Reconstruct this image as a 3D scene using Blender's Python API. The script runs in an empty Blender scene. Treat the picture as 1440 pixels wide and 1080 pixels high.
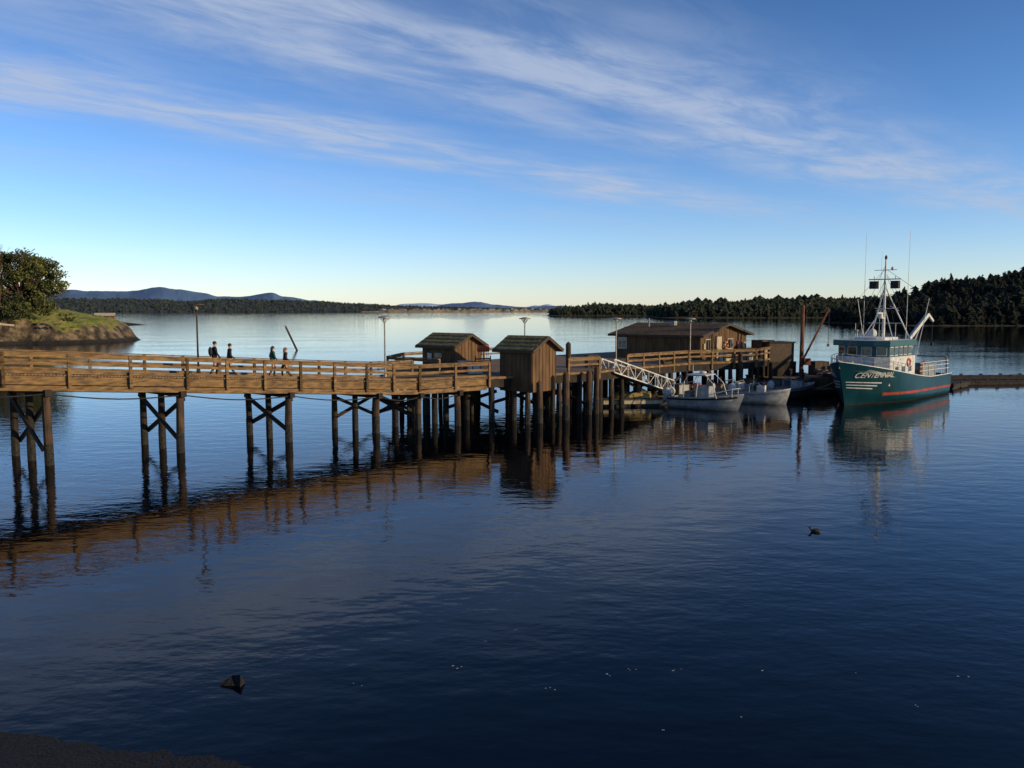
import bpy, math, random
from mathutils import Vector, Matrix, noise
R=random.Random(7)
scene=bpy.context.scene
scene.view_settings.view_transform='Standard'
scene.view_settings.look='None'
scene.view_settings.exposure=0
# ---------------------------------------------------------------- materials
def mat(name,c1,c2=None,rough=.75,scale=2.0,metal=0.0,bump=0.0,stretch=(1,1,1),detail=5,spec=.4,lo=.35,hi=.65):
    m=bpy.data.materials.new(name); m.use_nodes=True
    nt=m.node_tree; N=nt.nodes; b=N['Principled BSDF']
    b.inputs['Roughness'].default_value=rough; b.inputs['Metallic'].default_value=metal
    b.inputs['Specular IOR Level'].default_value=spec
    if c2 is None: c2=tuple(x*.65 for x in c1)
    tc=N.new('ShaderNodeTexCoord'); mp=N.new('ShaderNodeMapping'); mp.inputs['Scale'].default_value=stretch
    nz=N.new('ShaderNodeTexNoise'); nz.inputs['Scale'].default_value=scale; nz.inputs['Detail'].default_value=detail
    cr=N.new('ShaderNodeValToRGB'); cr.color_ramp.elements[0].position=lo; cr.color_ramp.elements[1].position=hi
    cr.color_ramp.elements[0].color=(*c2,1); cr.color_ramp.elements[1].color=(*c1,1)
    L=nt.links
    L.new(tc.outputs['Object'],mp.inputs[0]); L.new(mp.outputs[0],nz.inputs['Vector']); L.new(nz.outputs['Fac'],cr.inputs[0]); L.new(cr.outputs[0],b.inputs['Base Color'])
    if bump>0:
        bp=N.new('ShaderNodeBump'); bp.inputs['Strength'].default_value=bump; bp.inputs['Distance'].default_value=.05
        L.new(nz.outputs['Fac'],bp.inputs['Height']); L.new(bp.outputs[0],b.inputs['Normal'])
    return m
M={}
M['wood']=mat('weathered_wood',(.265,.155,.058),(.075,.045,.022),.8,2.0,bump=.3,stretch=(1,1,4),lo=.32,hi=.68)
M['deck']=mat('deck_wood',(.24,.16,.085),(.12,.075,.045),.85,4,bump=.3)
M['pile']=mat('creosote_pile_and_deck_shade',(.030,.019,.013),(.010,.007,.005),.85,2.5,bump=.6,stretch=(1,1,.4))  # real creosote on piles; doubles as painted shade beneath the pier deck
M['pilewarm']=mat('warm_pile',(.085,.048,.026),(.022,.014,.010),.85,2.5,bump=.6,stretch=(1,1,.4))
M['tide']=mat('barnacled_pile',(.035,.03,.024),(.008,.007,.006),.9,9,bump=.8)
M['siding']=mat('brown_siding',(.155,.083,.033),(.08,.043,.019),.8,2,bump=.2,stretch=(1,1,.3))
M['trim']=mat('dark_trim',(.065,.038,.020),(.035,.021,.012),.7,3)
M['roof']=mat('mossy_shingle',(.30,.22,.08),(.13,.09,.04),.9,3.5,bump=.5)
M['roofbig']=mat('brown_shingle',(.24,.14,.07),(.12,.07,.04),.9,2.5,bump=.5)
M['white']=mat('white_paint',(.62,.62,.59),(.42,.42,.40),.45,4)
M['cream']=mat('cream_paint',(.46,.39,.26),(.3,.24,.15),.7,3)
M['glass']=mat('dark_glass',(.02,.025,.03),(.012,.015,.02),.08,1,spec=.8)
M['alu']=mat('aluminium',(.42,.43,.43),(.26,.27,.28),.42,3,metal=.5)
M['grey']=mat('grey_metal',(.25,.26,.26),(.14,.15,.15),.5,5,metal=.3)
M['dark']=mat('black_rubber',(.02,.02,.021),(.01,.01,.011),.7,5)
M['rust']=mat('rusty_steel',(.22,.075,.035),(.09,.035,.02),.85,4,bump=.4)
M['teal']=mat('teal_hull_paint',(.0025,.046,.060),(.002,.028,.038),.34,1.6,stretch=(1,1,.35),lo=.3,hi=.6)
M['teal2']=mat('teal_cabin_paint',(.008,.085,.10),(.006,.06,.072),.45,2)
M['red']=mat('red_paint',(.36,.035,.02),(.16,.02,.015),.5,2)
M['orange']=mat('orange_plastic',(.65,.13,.03),(.5,.09,.02),.45,2)
M['yellow']=mat('faded_yellow',(.33,.25,.07),(.2,.14,.04),.7,2)
M['concrete']=mat('tan_concrete',(.5,.42,.31),(.38,.31,.22),.9,2)
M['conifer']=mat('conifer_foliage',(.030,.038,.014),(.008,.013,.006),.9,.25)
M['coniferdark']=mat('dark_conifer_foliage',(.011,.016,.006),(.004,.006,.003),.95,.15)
M['leaf']=mat('broadleaf_foliage',(.12,.125,.028),(.04,.052,.014),.7,.5)
M['leafdark']=mat('broadleaf_dark_foliage',(.045,.055,.015),(.02,.028,.009),.8,.7)  # darker leaf tone, given to clumps at random
M['bark']=mat('reddish_bark',(.10,.05,.03),(.04,.025,.018),.9,2)
M['skin']=mat('skin',(.5,.3,.21),(.45,.26,.18),.6,2)
# ---------------------------------------------------------------- geometry builder
class B:
    def __init__(s): s.v=[]; s.f=[]; s.m=[]; s.k=[]
    def mi(s,k):
        if k not in s.k: s.k.append(k)
        return s.k.index(k)
    def add(s,vs,fs,k):
        o=len(s.v); s.v+= [tuple(v) for v in vs]; i=s.mi(k)
        for f in fs: s.f.append(tuple(o+a for a in f)); s.m.append(i)
    def box8(s,p,k):
        s.add(p,[(0,3,2,1),(4,5,6,7),(0,1,5,4),(1,2,6,5),(2,3,7,6),(3,0,4,7)],k)
    def box(s,c,sz,k,rz=0):
        c=Vector(c); a,b,h=[x/2 for x in sz]; co,si=math.cos(rz),math.sin(rz)
        P=[]
        for z in(-h,h):
            for x,y in((-a,-b),(a,-b),(a,b),(-a,b)):
                P.append((c.x+x*co-y*si,c.y+x*si+y*co,c.z+z))
        s.box8(P,k)
    def beam(s,p,q,w,h,k):
        p=Vector(p); q=Vector(q); d=(q-p).normalized()
        up=Vector((0,0,1)) if abs(d.z)<.98 else Vector((0,1,0))
        r=d.cross(up).normalized()*w/2; u=r.normalized().cross(d)*h/2
        P=[p-r-u,p+r-u,p+r+u,p-r+u,q-r-u,q+r-u,q+r+u,q-r+u]
        s.add(P,[(0,1,2,3),(4,7,6,5),(0,4,5,1),(1,5,6,2),(2,6,7,3),(3,7,4,0)],k)
    def cyl(s,p,q,r1,r2,k,n=10,wob=0):
        p=Vector(p); q=Vector(q); d=(q-p).normalized()
        up=Vector((0,0,1)) if abs(d.z)<.9 else Vector((1,0,0))
        a=d.cross(up).normalized(); b=a.cross(d)
        P=[]
        for c,r in((p,r1),(q,r2)):
            for i in range(n):
                t=2*math.pi*i/n; rr=r*(1+R.uniform(-wob,wob))
                P.append(c+a*math.cos(t)*rr+b*math.sin(t)*rr)
        F=[(i,(i+1)%n,n+(i+1)%n,n+i) for i in range(n)]+[tuple(range(n-1,-1,-1)),tuple(range(n,2*n))]
        s.add(P,F,k)
    def tube(s,pts,r,k,n=6):
        for a,b in zip(pts,pts[1:]): s.cyl(a,b,r,r,k,n)
    def loft(s,pts,rad,keys,n=10):
        P=[];m=len(pts)
        for i,(c,r) in enumerate(zip(pts,rad)):
            a=Vector(pts[max(0,i-1)]);b=Vector(pts[min(m-1,i+1)]);d=(b-a).normalized();u=Vector((0,1,0)).cross(d).normalized()*-1
            for j in range(n):
                t=2*math.pi*j/n; P.append(Vector(c)+Vector((0,1,0))*math.cos(t)*r[0]+u*math.sin(t)*r[1])
        o=len(s.v); s.v+=[tuple(p) for p in P]
        for i in range(m-1):
            for j in range(n):
                f=(i*n+j,i*n+(j+1)%n,(i+1)*n+(j+1)%n,(i+1)*n+j); s.f.append(tuple(o+a for a in f)); s.m.append(s.mi(keys[i]))
        for f,k in((tuple(range(n-1,-1,-1)),keys[0]),(tuple((m-1)*n+j for j in range(n)),keys[-1])):
            s.f.append(tuple(o+a for a in f)); s.m.append(s.mi(k))
    def ell(s,c,rx,ry,rz,k,nu=10,nv=7,rot=0):
        co,si=math.cos(rot),math.sin(rot); P=[];F=[]
        for j in range(nv+1):
            ph=math.pi*j/nv
            for i in range(nu):
                t=2*math.pi*i/nu; x=rx*math.sin(ph)*math.cos(t); y=ry*math.sin(ph)*math.sin(t)
                P.append((c[0]+x*co-y*si,c[1]+x*si+y*co,c[2]+rz*math.cos(ph)))
        for j in range(nv):
            for i in range(nu):
                F.append((j*nu+i,(j+1)*nu+i,(j+1)*nu+(i+1)%nu,j*nu+(i+1)%nu))
        s.add(P,F,k)
    def torus(s,c,Rr,r,nrm,k,k2=None,n=16,m=6):
        nrm=Vector(nrm).normalized(); a=nrm.cross(Vector((0,0,1))).normalized(); b=a.cross(nrm); c=Vector(c)
        for i in range(n):
            P=[]
            for ii in(i,i+1):
                t=2*math.pi*ii/n; d=a*math.cos(t)+b*math.sin(t)
                for j in range(m):
                    q=2*math.pi*j/m; P.append(c+d*(Rr+r*math.cos(q))+nrm*r*math.sin(q))
            s.add(P,[(j,(j+1)%m,m+(j+1)%m,m+j) for j in range(m)],k2 if (k2 and i%4==0) else k)
    def prism(s,poly,z0,z1,k,ktop=None):
        n=len(poly); P=[(x,y,z0) for x,y in poly]+[(x,y,z1) for x,y in poly]
        s.add(P,[(i,(i+1)%n,n+(i+1)%n,n+i) for i in range(n)]+[tuple(range(n-1,-1,-1))],k)
        s.add([(x,y,z1) for x,y in poly],[tuple(range(n))],ktop or k)
    def xf(s,Mx): s.v=[tuple(Mx@Vector(v)) for v in s.v]; return s
    def obj(s,name,parent=None,smooth=False):
        me=bpy.data.meshes.new(name); me.from_pydata(s.v,[],s.f); 
        for k in s.k: me.materials.append(M[k])
        me.polygons.foreach_set('material_index',s.m)
        if smooth: me.polygons.foreach_set('use_smooth',[True]*len(me.polygons))
        me.update(); o=bpy.data.objects.new(name,me); scene.collection.objects.link(o)
        if parent: o.parent=parent
        return o
def empty(name):
    e=bpy.data.objects.new(name,None); scene.collection.objects.link(e); return e
def frame(o,fwd):
    f=Vector((fwd[0],fwd[1],0)).normalized()
    return Matrix(((f.x,-f.y,0,o[0]),(f.y,f.x,0,o[1]),(0,0,1,o[2]),(0,0,0,1)))
# ---------------------------------------------------------------- camera
CH=7.2
cam=bpy.data.cameras.new('camera'); co=bpy.data.objects.new('camera',cam); scene.collection.objects.link(co)
co.location=(0,0,CH); co.rotation_euler=(math.radians(90-5.03),0,0)
cam.sensor_width=36; cam.lens=29.25; cam.clip_end=200000; cam.clip_start=.1
scene.camera=co
# ---------------------------------------------------------------- sun + sky
SROT=math.radians(113); SEL=math.radians(15)
sd=Vector((math.sin(SROT)*math.cos(SEL),math.cos(SROT)*math.cos(SEL),math.sin(SEL)))
sl=bpy.data.lights.new('sun','SUN'); sl.energy=4.3; sl.angle=math.radians(.5); sl.color=(1,.77,.46)
so=bpy.data.objects.new('sun',sl); scene.collection.objects.link(so); so.rotation_euler=sd.to_track_quat('Z','Y').to_euler(); so.location=(0,0,60)
w=bpy.data.worlds.new('World'); scene.world=w; w.use_nodes=True
nt=w.node_tree; N=nt.nodes; L=nt.links
for n in list(N): N.remove(n)
out=N.new('ShaderNodeOutputWorld'); bg=N.new('ShaderNodeBackground'); bg.inputs['Strength'].default_value=.115
sky=N.new('ShaderNodeTexSky'); sky.sky_type='NISHITA'; sky.sun_disc=False; sky.sun_elevation=SEL; sky.sun_rotation=SROT
sky.air_density=1.0; sky.dust_density=.2; sky.ozone_density=2.5
def math_(op,a,b=None,c=None):
    n=N.new('ShaderNodeMath'); n.operation=op
    for i,x in enumerate((a,b,c)):
        if x is None: continue
        if isinstance(x,(int,float)): n.inputs[i].default_value=x
        else: L.new(x,n.inputs[i])
    return n.outputs[0]
def mrange(v,a,b,c=0,d=1):
    n=N.new('ShaderNodeMapRange'); n.interpolation_type='SMOOTHSTEP'
    L.new(v,n.inputs[0])
    for i,x in zip((1,2,3,4),(a,b,c,d)): n.inputs[i].default_value=x
    return n.outputs[0]
tc=N.new('ShaderNodeTexCoord'); sp=N.new('ShaderNodeSeparateXYZ'); L.new(tc.outputs['Generated'],sp.inputs[0])
zz=math_('MAXIMUM',sp.outputs[2],.02)
px=math_('DIVIDE',sp.outputs[0],zz); py=math_('DIVIDE',sp.outputs[1],zz)
ca=math_('ADD',math_('MULTIPLY',px,.70),math_('MULTIPLY',py,.71))
cc=math_('SUBTRACT',math_('MULTIPLY',px,.71),math_('MULTIPLY',py,.70))
def cnoise(sa,sc,scale,detail,off=0,dist=0,ro=.55):
    cb=N.new('ShaderNodeCombineXYZ'); L.new(math_('MULTIPLY',ca,sa),cb.inputs[0]); L.new(math_('MULTIPLY',cc,sc),cb.inputs[1]); cb.inputs[2].default_value=off
    n=N.new('ShaderNodeTexNoise'); n.inputs['Scale'].default_value=scale; n.inputs['Detail'].default_value=detail; n.inputs['Distortion'].default_value=dist
    n.inputs['Roughness'].default_value=ro
    L.new(cb.outputs[0],n.inputs['Vector']); return n.outputs['Fac']
warp=cnoise(.6,.6,1,2,3.1)
cw=math_('ADD',cc,math_('MULTIPLY',math_('SUBTRACT',warp,.5),.9))
def band(v,wd): return mrange(math_('ABSOLUTE',v),0,wd,1,0)
fadeA=mrange(ca,4.5,9,1.15,.35)
bA=math_('MULTIPLY',band(math_('ADD',cw,4.2),.95),fadeA)
bB=band(math_('SUBTRACT',cw,math_('ADD',math_('MULTIPLY',ca,.06),-2.65)),1.15)
bC=math_('MULTIPLY',band(math_('ADD',cw,6.0),1.2),.25)
bands=math_('ADD',math_('ADD',bA,bB),bC)
st=mrange(cnoise(.9,2.4,1.5,9,0,.45,.64),.30,.70); st2=mrange(cnoise(.6,1.2,1.0,3,5),.28,.56)
cl=math_('MULTIPLY',math_('MULTIPLY',bands,math_('ADD',math_('MULTIPLY',st,.78),.22)),math_('ADD',math_('MULTIPLY',st2,.75),.25))
cl=math_('MULTIPLY',cl,mrange(sp.outputs[2],.055,.12)); cl=math_('MINIMUM',cl,.8)
gr_=N.new('ShaderNodeValToRGB'); L.new(sp.outputs[2],gr_.inputs[0]); e=gr_.color_ramp.elements
for _ in range(3): e.new(.5)
for i,(p,c) in enumerate(((0,(.64,.69,.90)),(.10,(.44,.55,.78)),(.22,(.30,.43,.65)),(.40,(.20,.31,.46)),(1,(.10,.165,.26)))): e[i].position=p; e[i].color=(*c,1)
sc3=N.new('ShaderNodeVectorMath'); sc3.operation='SCALE'; sc3.inputs['Scale'].default_value=2.2; L.new(gr_.outputs[0],sc3.inputs[0])
tint=N.new('ShaderNodeMix'); tint.data_type='RGBA'; tint.blend_type='MULTIPLY'; tint.inputs[0].default_value=1
L.new(sky.outputs[0],tint.inputs[6]); L.new(sc3.outputs[0],tint.inputs[7])
mx=N.new('ShaderNodeMix'); mx.data_type='RGBA'; L.new(cl,mx.inputs[0]); L.new(tint.outputs[2],mx.inputs[6]); mx.inputs[7].default_value=(4.0,4.7,6.1,1)
L.new(mx.outputs[2],bg.inputs[0]); L.new(bg.outputs[0],out.inputs[0])
# ---------------------------------------------------------------- water
m=bpy.data.materials.new('sea_water'); m.use_nodes=True; nt=m.node_tree; N=nt.nodes; L=nt.links; b=N['Principled BSDF']
b.inputs['Base Color'].default_value=(.001,.002,.004,1); b.inputs['Roughness'].default_value=.02; b.inputs['IOR'].default_value=1.333
tc=N.new('ShaderNodeTexCoord')
def wn(scale,detail,stretch,rot):
    mp=N.new('ShaderNodeMapping'); mp.inputs['Scale'].default_value=stretch; mp.inputs['Rotation'].default_value=(0,0,rot)
    n=N.new('ShaderNodeTexNoise'); n.inputs['Scale'].default_value=scale; n.inputs['Detail'].default_value=detail
    L.new(tc.outputs['Object'],mp.inputs[0]); L.new(mp.outputs[0],n.inputs['Vector']); return n.outputs['Fac']
n1=wn(.6,2,(1,1.8,1),.3); n2=wn(2.8,3,(1,1.7,1),-.3); n3=wn(.04,2,(1,2,1),.2)
pat=N.new('ShaderNodeMapRange'); L.new(n3,pat.inputs[0]); pat.inputs[1].default_value=.38; pat.inputs[2].default_value=.62; pat.inputs[3].default_value=.3; pat.inputs[4].default_value=1.4
h1=math_('MULTIPLY',n1,.018); h2=math_('MULTIPLY',math_('MULTIPLY',n2,.0055),pat.outputs[0]); hh=math_('ADD',h1,h2)
bp=N.new('ShaderNodeBump'); bp.inputs['Strength'].default_value=1; bp.inputs['Distance'].default_value=1
L.new(hh,bp.inputs['Height']); L.new(bp.outputs[0],b.inputs['Normal'])
M['water']=m
g=B(); g.add([(-60000,-300,0),(60000,-300,0),(60000,90000,0),(-60000,90000,0)],[(0,1,2,3)],'water'); g.obj('sea_water')
def grid(name,x0,x1,y0,y1,nx,ny,hf,key,smooth=True):
    g=B(); P=[];F=[]
    for j in range(ny+1):
        for i in range(nx+1):
            x=x0+(x1-x0)*i/nx; y=y0+(y1-y0)*j/ny; P.append((x,y,hf(x,y)))
    for j in range(ny):
        for i in range(nx):
            a=j*(nx+1)+i; F.append((a,a+1,a+nx+2,a+nx+1))
    g.add(P,F,key); return g.obj(name,smooth=smooth)
M['gravel']=mat('dark_gravel',(.010,.009,.009),(.002,.002,.003),.85,14,bump=1)
def beach(x,y):
    edge=13.75-(x+8.8)*.24 + .25*noise.noise(Vector((x*.7,0,0)))
    return (edge-y)*.13+.03*noise.noise(Vector((x*3,y*3,0)))+.015*noise.noise(Vector((x*9,y*9,2)))
grid('gravel_beach',-26,14,4,20,160,90,beach,'gravel')
# ---------------------------------------------------------------- pier
A0=Vector((-23.0,37.4,0)); U=Vector((.806,.592,0)).normalized(); W=Vector((-.766,.643,0)).normalized(); PW=4.2
def dz(s):
    x=-23+.806*s
    t=max(0,-6-x)
    return 2.95+.085*t
def near(s,off=0,z=0):
    p=A0+U*s+W*off; p.z=dz(s)+z; return p
pier=empty('wooden_pier')
S0,S1=-16,26.5
seg=[S0+i*(S1-S0)/34 for i in range(35)]
g=B()
s=S0
while s<S1:
    g.beam(near(s+.07,-.12,-.03+R.uniform(-.006,.006)),near(s+.07,PW+.12,-.03),.13,.06,'deck'); s+=.145
g.obj('deck_planks',pier)
g=B()
for a,b_ in zip(seg,seg[1:]):
    for off,kk in((.05,'wood'),(1.4,'pile'),(2.8,'pile'),(PW-.05,'pile')): g.beam(near(a,off,-.28),near(b_,off,-.28),.16,.42,kk)  # inner stringers coloured dark to paint in the shade below the deck
    g.beam(near(a,PW/2,-.085),near(b_,PW/2,-.085),PW-.4,.03,'pile')  # added dark sheet, underside shade put into its colour
    g.beam(near(a,.6,-.45),near(a,PW-.3,-.45),.12,.2,'pile')
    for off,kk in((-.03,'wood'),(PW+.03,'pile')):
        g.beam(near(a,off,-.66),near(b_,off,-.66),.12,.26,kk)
        g.beam(near(a,off+(.06 if off<0 else -.06),.1),near(b_,off+(.06 if off<0 else -.06),.1),.14,.14,'wood')
g.obj('stringers',pier)
def railing(g,pts,h=.98,step=2.3,low=-.62,mid=True):
    for p,q in zip(pts,pts[1:]):
        p=Vector(p);q=Vector(q);d=q-p;Ln=d.length;n=max(1,round(Ln/step))
        for i in range(n+1):
            c=p+d*i/n; g.box((c.x,c.y,c.z+(h+low)/2),(.14,.14,h-low),'wood',math.atan2(d.y,d.x))
        g.beam(p+Vector((0,0,h+.025)),q+Vector((0,0,h+.025)),.22,.05,'wood')
        g.beam(p+Vector((0,0,h-.11)),q+Vector((0,0,h-.11)),.06,.17,'wood')
        if mid:
            g.beam(p+Vector((0,0,h-.48)),q+Vector((0,0,h-.48)),.06,.14,'wood')
g=B()
railing(g,[near(s,-.14) for s in (S0,-8,0,8,14,18,21.5,26.6)])
railing(g,[near(s,PW+.14) for s in (S0,-8,0,8,14,18,21.5,24.5)])
g.obj('railings',pier)
g=B()
def pile(x,y,zt,r=.17,key='pile',zb=-3.0):
    lx,ly=R.uniform(-.09,.09),R.uniform(-.05,.05)
    g.cyl((x+lx,y+ly,zb),(x+lx*.6,y+ly*.6,1.0),r*1.12,r*1.08,'tide',12,.07)
    g.cyl((x+lx*.6,y+ly*.6,1.0),(x,y,zt),r*1.06,r*.95,key,12,.05)
bents=[-12,-5,1.73,7.74,13.45,18.8,21.6,24.4]
for i,sb in enumerate(bents):
    zt=dz(sb)-.95
    for off,kk in((.15,'pilewarm'),(PW*.5,'pile'),(PW-.1,'pile')):
        p=near(sb,off); pile(p.x,p.y,zt,.19 if off<1 else .17,kk)
    g.beam(near(sb,-.25,-.87),near(sb,PW+.25,-.87),.3,.3,'pile')
    if i<5 or i==6:
        a=near(sb,.15); c=near(sb,PW-.1)
        for sg,zz0,zz1 in((1,zt-.15,.75),(-1,.75,zt-.15)):
            o=U*.2*sg
            g.beam((a.x+o.x,a.y+o.y,zz0),(c.x+o.x,c.y+o.y,zz1),.08,.24,'pile')
for i in(5,6):
    a=near(bents[i],PW-.1);c=near(bents[i+1],PW-.1)
    g.beam((a.x,a.y,1.9),(c.x,c.y,.6),.08,.2,'pile'); g.beam((a.x,a.y-.2,.6),(c.x,c.y-.2,1.9),.08,.2,'pile')
g.obj('piles',pier)
g=B()
for a,b_ in zip(bents,bents[1:]):
    pts=[]
    for i in range(9):
        t=i/8; s=a+(b_-a)*t; pts.append(near(s,-.1,-.92-.22*math.sin(math.pi*t)))
    g.tube(pts,.035,'dark',6)
    g.tube([near(a,.5,-.8),near(b_,.5,-.8)],.06,'dark',6)
g.obj('service_pipe',pier)
plat=empty('pier_platform')
poly=[(-1.6,53.1),(6.3,58.9),(8.2,61.5),(14.5,68.0),(21.0,71.3),(26.0,79.5),(14,90),(2,78),(-8.5,64.5),(-9,59.5),(-4.8,55.8)]
def inpoly(x,y,P):
    c=False;n=len(P)
    for i in range(n):
        x1,y1=P[i];x2,y2=P[(i+1)%n]
        if (y1>y)!=(y2>y) and x<(x2-x1)*(y-y1)/(y2-y1)+x1: c=not c
    return c
g=B(); g.prism(poly,2.8,2.95,'wood','deck')
cx,cy=6,69
ip=[(cx+(x-cx)*.985,cy+(y-cy)*.985) for x,y in poly]
g.prism(ip,2.25,2.79,'pile'); g.obj('deck',plat)
g=B()
Z=2.95
railing(g,[(1.9+2.0,57.3,Z),(6.2,58.95,Z)],low=-.6)
railing(g,[(8.6,62.1,Z),(14.4,68.0,Z)],low=-.6); railing(g,[(14.5,68.0,Z),(20.9,71.3,Z)],low=-.6)
railing(g,[(21,71.4,Z),(25.9,79.4,Z)],low=-.6)
railing(g,[(2,77.9,Z),(-8.4,64.4,Z),(-8.9,59.5,Z),(-4.9,55.9,Z)],low=-.6)
g.obj('railings',plat)
g=B()
for i in range(len(poly)):
    p=Vector(poly[i]);q=Vector(poly[(i+1)%len(poly)]);n=max(1,round((q-p).length/2.1))
    for j in range(n):
        c=p+(q-p)*(j/n); c=Vector((cx,cy))+(c-Vector((cx,cy)))*.97
        pile(c.x,c.y,2.27,.18,'pilewarm' if j%2 else 'pile')
yy=55
while yy<86:
    xx=-6
    while xx<24:
        x=xx+R.uniform(-.3,.3);y=yy+R.uniform(-.3,.3)
        if inpoly(x,y,ip): pile(x,y,2.27,.16)
        xx+=2.9
    yy+=2.9
for a,b_ in(((-1,53.9),(-4.5,56.3)),((2.1,56.2),(-1.5,59.5)),((5.2,58.5),(1.5,61.5)),((8.4,62.3),(11,65)),((11.2,65.1),(14,68))):
    g.beam((*a,2.0),(*b_,.6),.08,.22,'pile'); g.beam((a[0]+.1,a[1]+.2,.6),(b_[0]+.1,b_[1]+.2,2.0),.08,.22,'pile')
g.obj('piles',plat)
for (x,y,zt,r) in((1.0,52.6,1.9,.17),(1.75,53.0,2.6,.2),(3.55,54.6,3.05,.22),(5.35,57.6,2.95,.2),(5.95,58.2,3.2,.2),(12.1,66.2,3.1,.2),(19.2,69.9,3.6,.2),(4.2,62.0,4.75,.2),(22.6,72.6,2.6,.17),(24.6,70.4,2.2,.17),(29.6,73.6,3.0,.17)):
    g=B(); pile(x,y,zt,r,'pilewarm'); g.cyl((x,y,zt),(x,y,zt+.16),r*1.0,.03,'pilewarm',10); g.obj('mooring_pile')
# ---------------------------------------------------------------- houses
def house(name,C,adir,gdir,Ln,Wd,z0,zw,zr,roofk,over=.35,win_long=(),win_gab=(),door=None,batten=.32):
    e=empty(name); a=Vector((*adir,0)).normalized(); gd=Vector((*gdir,0)).normalized(); C=Vector((*C,0))
    def P(u,v,z): q=C+a*u+gd*v; return (q.x,q.y,z)
    g=B()
    pts=[P(0,0,z0),P(0,Wd,z0),P(Ln,Wd,z0),P(Ln,0,z0),P(0,0,zw),P(0,Wd,zw),P(Ln,Wd,zw),P(Ln,0,zw),P(0,Wd/2,zr),P(Ln,Wd/2,zr)]
    g.add(pts,[(0,1,5,8,4),(3,7,9,6,2),(0,4,7,3),(1,2,6,5),(0,3,2,1)],'siding')
    g.obj('walls',e)
    g=B()
    n=int(Wd/batten)
    for i in range(n+1):
        v=min(max(Wd*i/n,.03),Wd-.03); zt=zw+(zr-zw)*(1-abs(v-Wd/2)/(Wd/2))-.08
        g.beam(P(-.012,v,z0),P(-.012,v,zt),.05,.03,'siding')
    n=int(Ln/batten)
    for i in range(n+1):
        u=min(max(Ln*i/n,.03),Ln-.03); g.beam(P(u,-.012,z0),P(u,-.012,zw-.02),.03,.05,'siding')
    g.obj('battens',e)
    g=B(); th=.1; sl=(zr-zw)/(Wd/2)
    for sgn in(0,1):
        def Q(u,d,z): return P(u,(d if sgn==0 else Wd-d),z)
        ze=zw-sl*over; top=th+.02
        p=[Q(-over,-over,ze),Q(Ln+over,-over,ze),Q(Ln+over,Wd/2,zr),Q(-over,Wd/2,zr)]
        q=[(x,y,z+top) for x,y,z in p]
        g.box8([(x,y,z+.02) for x,y,z in p]+q,roofk)
        g.beam(Q(-over-.03,-over,ze+.02),Q(-over-.03,Wd/2,zr+.02),.05,.2,'trim')
        g.beam(Q(-over,-over-.03,ze+.02),Q(Ln+over,-over-.03,ze+.02),.05,.18,'trim')
    rows=max(4,int(Wd/2/.3))
    for r_ in range(rows):
        for sgn in(0,1):
            d=-over+(Wd/2+over)*(r_+.2)/rows; z=zw-sl*over+(d+over)*sl+.13
            v=d if sgn==0 else Wd-d
            g.beam(P(-over,v,z),P(Ln+over,v,z),.1,.025,roofk)
    g.obj('roof',e)
    g=B()
    for (u,z,ww,hh) in win_long:
        g.beam(P(u-ww/2-.08,-.05,z),P(u+ww/2+.08,-.05,z),.06,hh+.16,'white'); g.beam(P(u-ww/2,-.085,z),P(u+ww/2,-.085,z),.03,hh,'glass')
        g.beam(P(u,-.11,z-hh/2),P(u,-.11,z+hh/2),.05,.03,'white')
    for (v,z,ww,hh) in win_gab:
        g.beam(P(-.05,v-ww/2-.08,z),P(-.05,v+ww/2+.08,z),.06,hh+.16,'cream'); g.beam(P(-.085,v-ww/2,z),P(-.085,v+ww/2,z),.03,hh,'glass')
        g.beam(P(-.11,v,z-hh/2),P(-.11,v,z+hh/2),.03,.05,'cream')
    if win_long or win_gab: g.obj('windows',e)
    if door:
        g=B(); v,ww,hh,k=door
        g.beam(P(-.05,v-ww/2-.1,z0+hh/2+.02),P(-.05,v+ww/2+.1,z0+hh/2+.02),.06,hh+.1,'trim')
        g.beam(P(-.09,v-ww/2,z0+hh/2),P(-.09,v+ww/2,z0+hh/2),.04,hh,k); g.ell(P(-.13,v+ww/2-.12,z0+1),.04,.04,.04,'grey',6,4)
        g.obj('door',e)
    return e,P
AD=(-.766,.643); GD=(.643,.766)
e,P=house('wooden_hut',(1.3,53.3),AD,GD,2.75,2.5,1.95,4.75,5.45,'roof')
e,P=house('wooden_hut',(-4.0,57.9),AD,GD,3.2,2.8,2.95,4.8,5.5,'roof')
g=B(); g.beam(P(1.2,-.08,4.05),P(1.9,-.08,4.05),.05,.35,'cream'); g.beam(P(2.2,-.08,3.9),P(2.6,-.08,3.9),.05,.6,'white'); g.obj('notice_board',e)
e,P=house('boathouse',(16.3,72.0),AD,GD,8.7,9.2,2.95,5.05,5.95,'roofbig',.5,win_long=((7.9,4.25,.75,.9),),win_gab=((1.3,4.2,.8,.9),(5.7,4.2,1.0,.8)),door=(3.4,.95,1.95,'cream'))
g=B(); g.box(P(4.5,3.3,6.05),(.5,.5,.4),'grey',.8); g.cyl(P(6.8,2.8,5.6),P(6.8,2.8,6.5),.09,.09,'grey'); g.obj('roof_vents',e)
g=B(); g.torus(P(-.2,4.6,4.1),.28,.07,(.766,-.643,0),'orange','white'); g.torus(P(-.2,8.3,3.9),.36,.09,(.766,-.643,0),'cream'); g.obj('life_rings',e)
g=B(); g.beam(P(-.1,7.1,4.0),P(-.1,7.7,4.0),.1,.8,'red'); g.beam(P(-.1,.4,4.1),P(-.1,.75,4.1),.1,.5,'cream'); g.obj('fire_cabinet',e)
e=empty('kayak_paddle_rack'); g=B()
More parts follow.
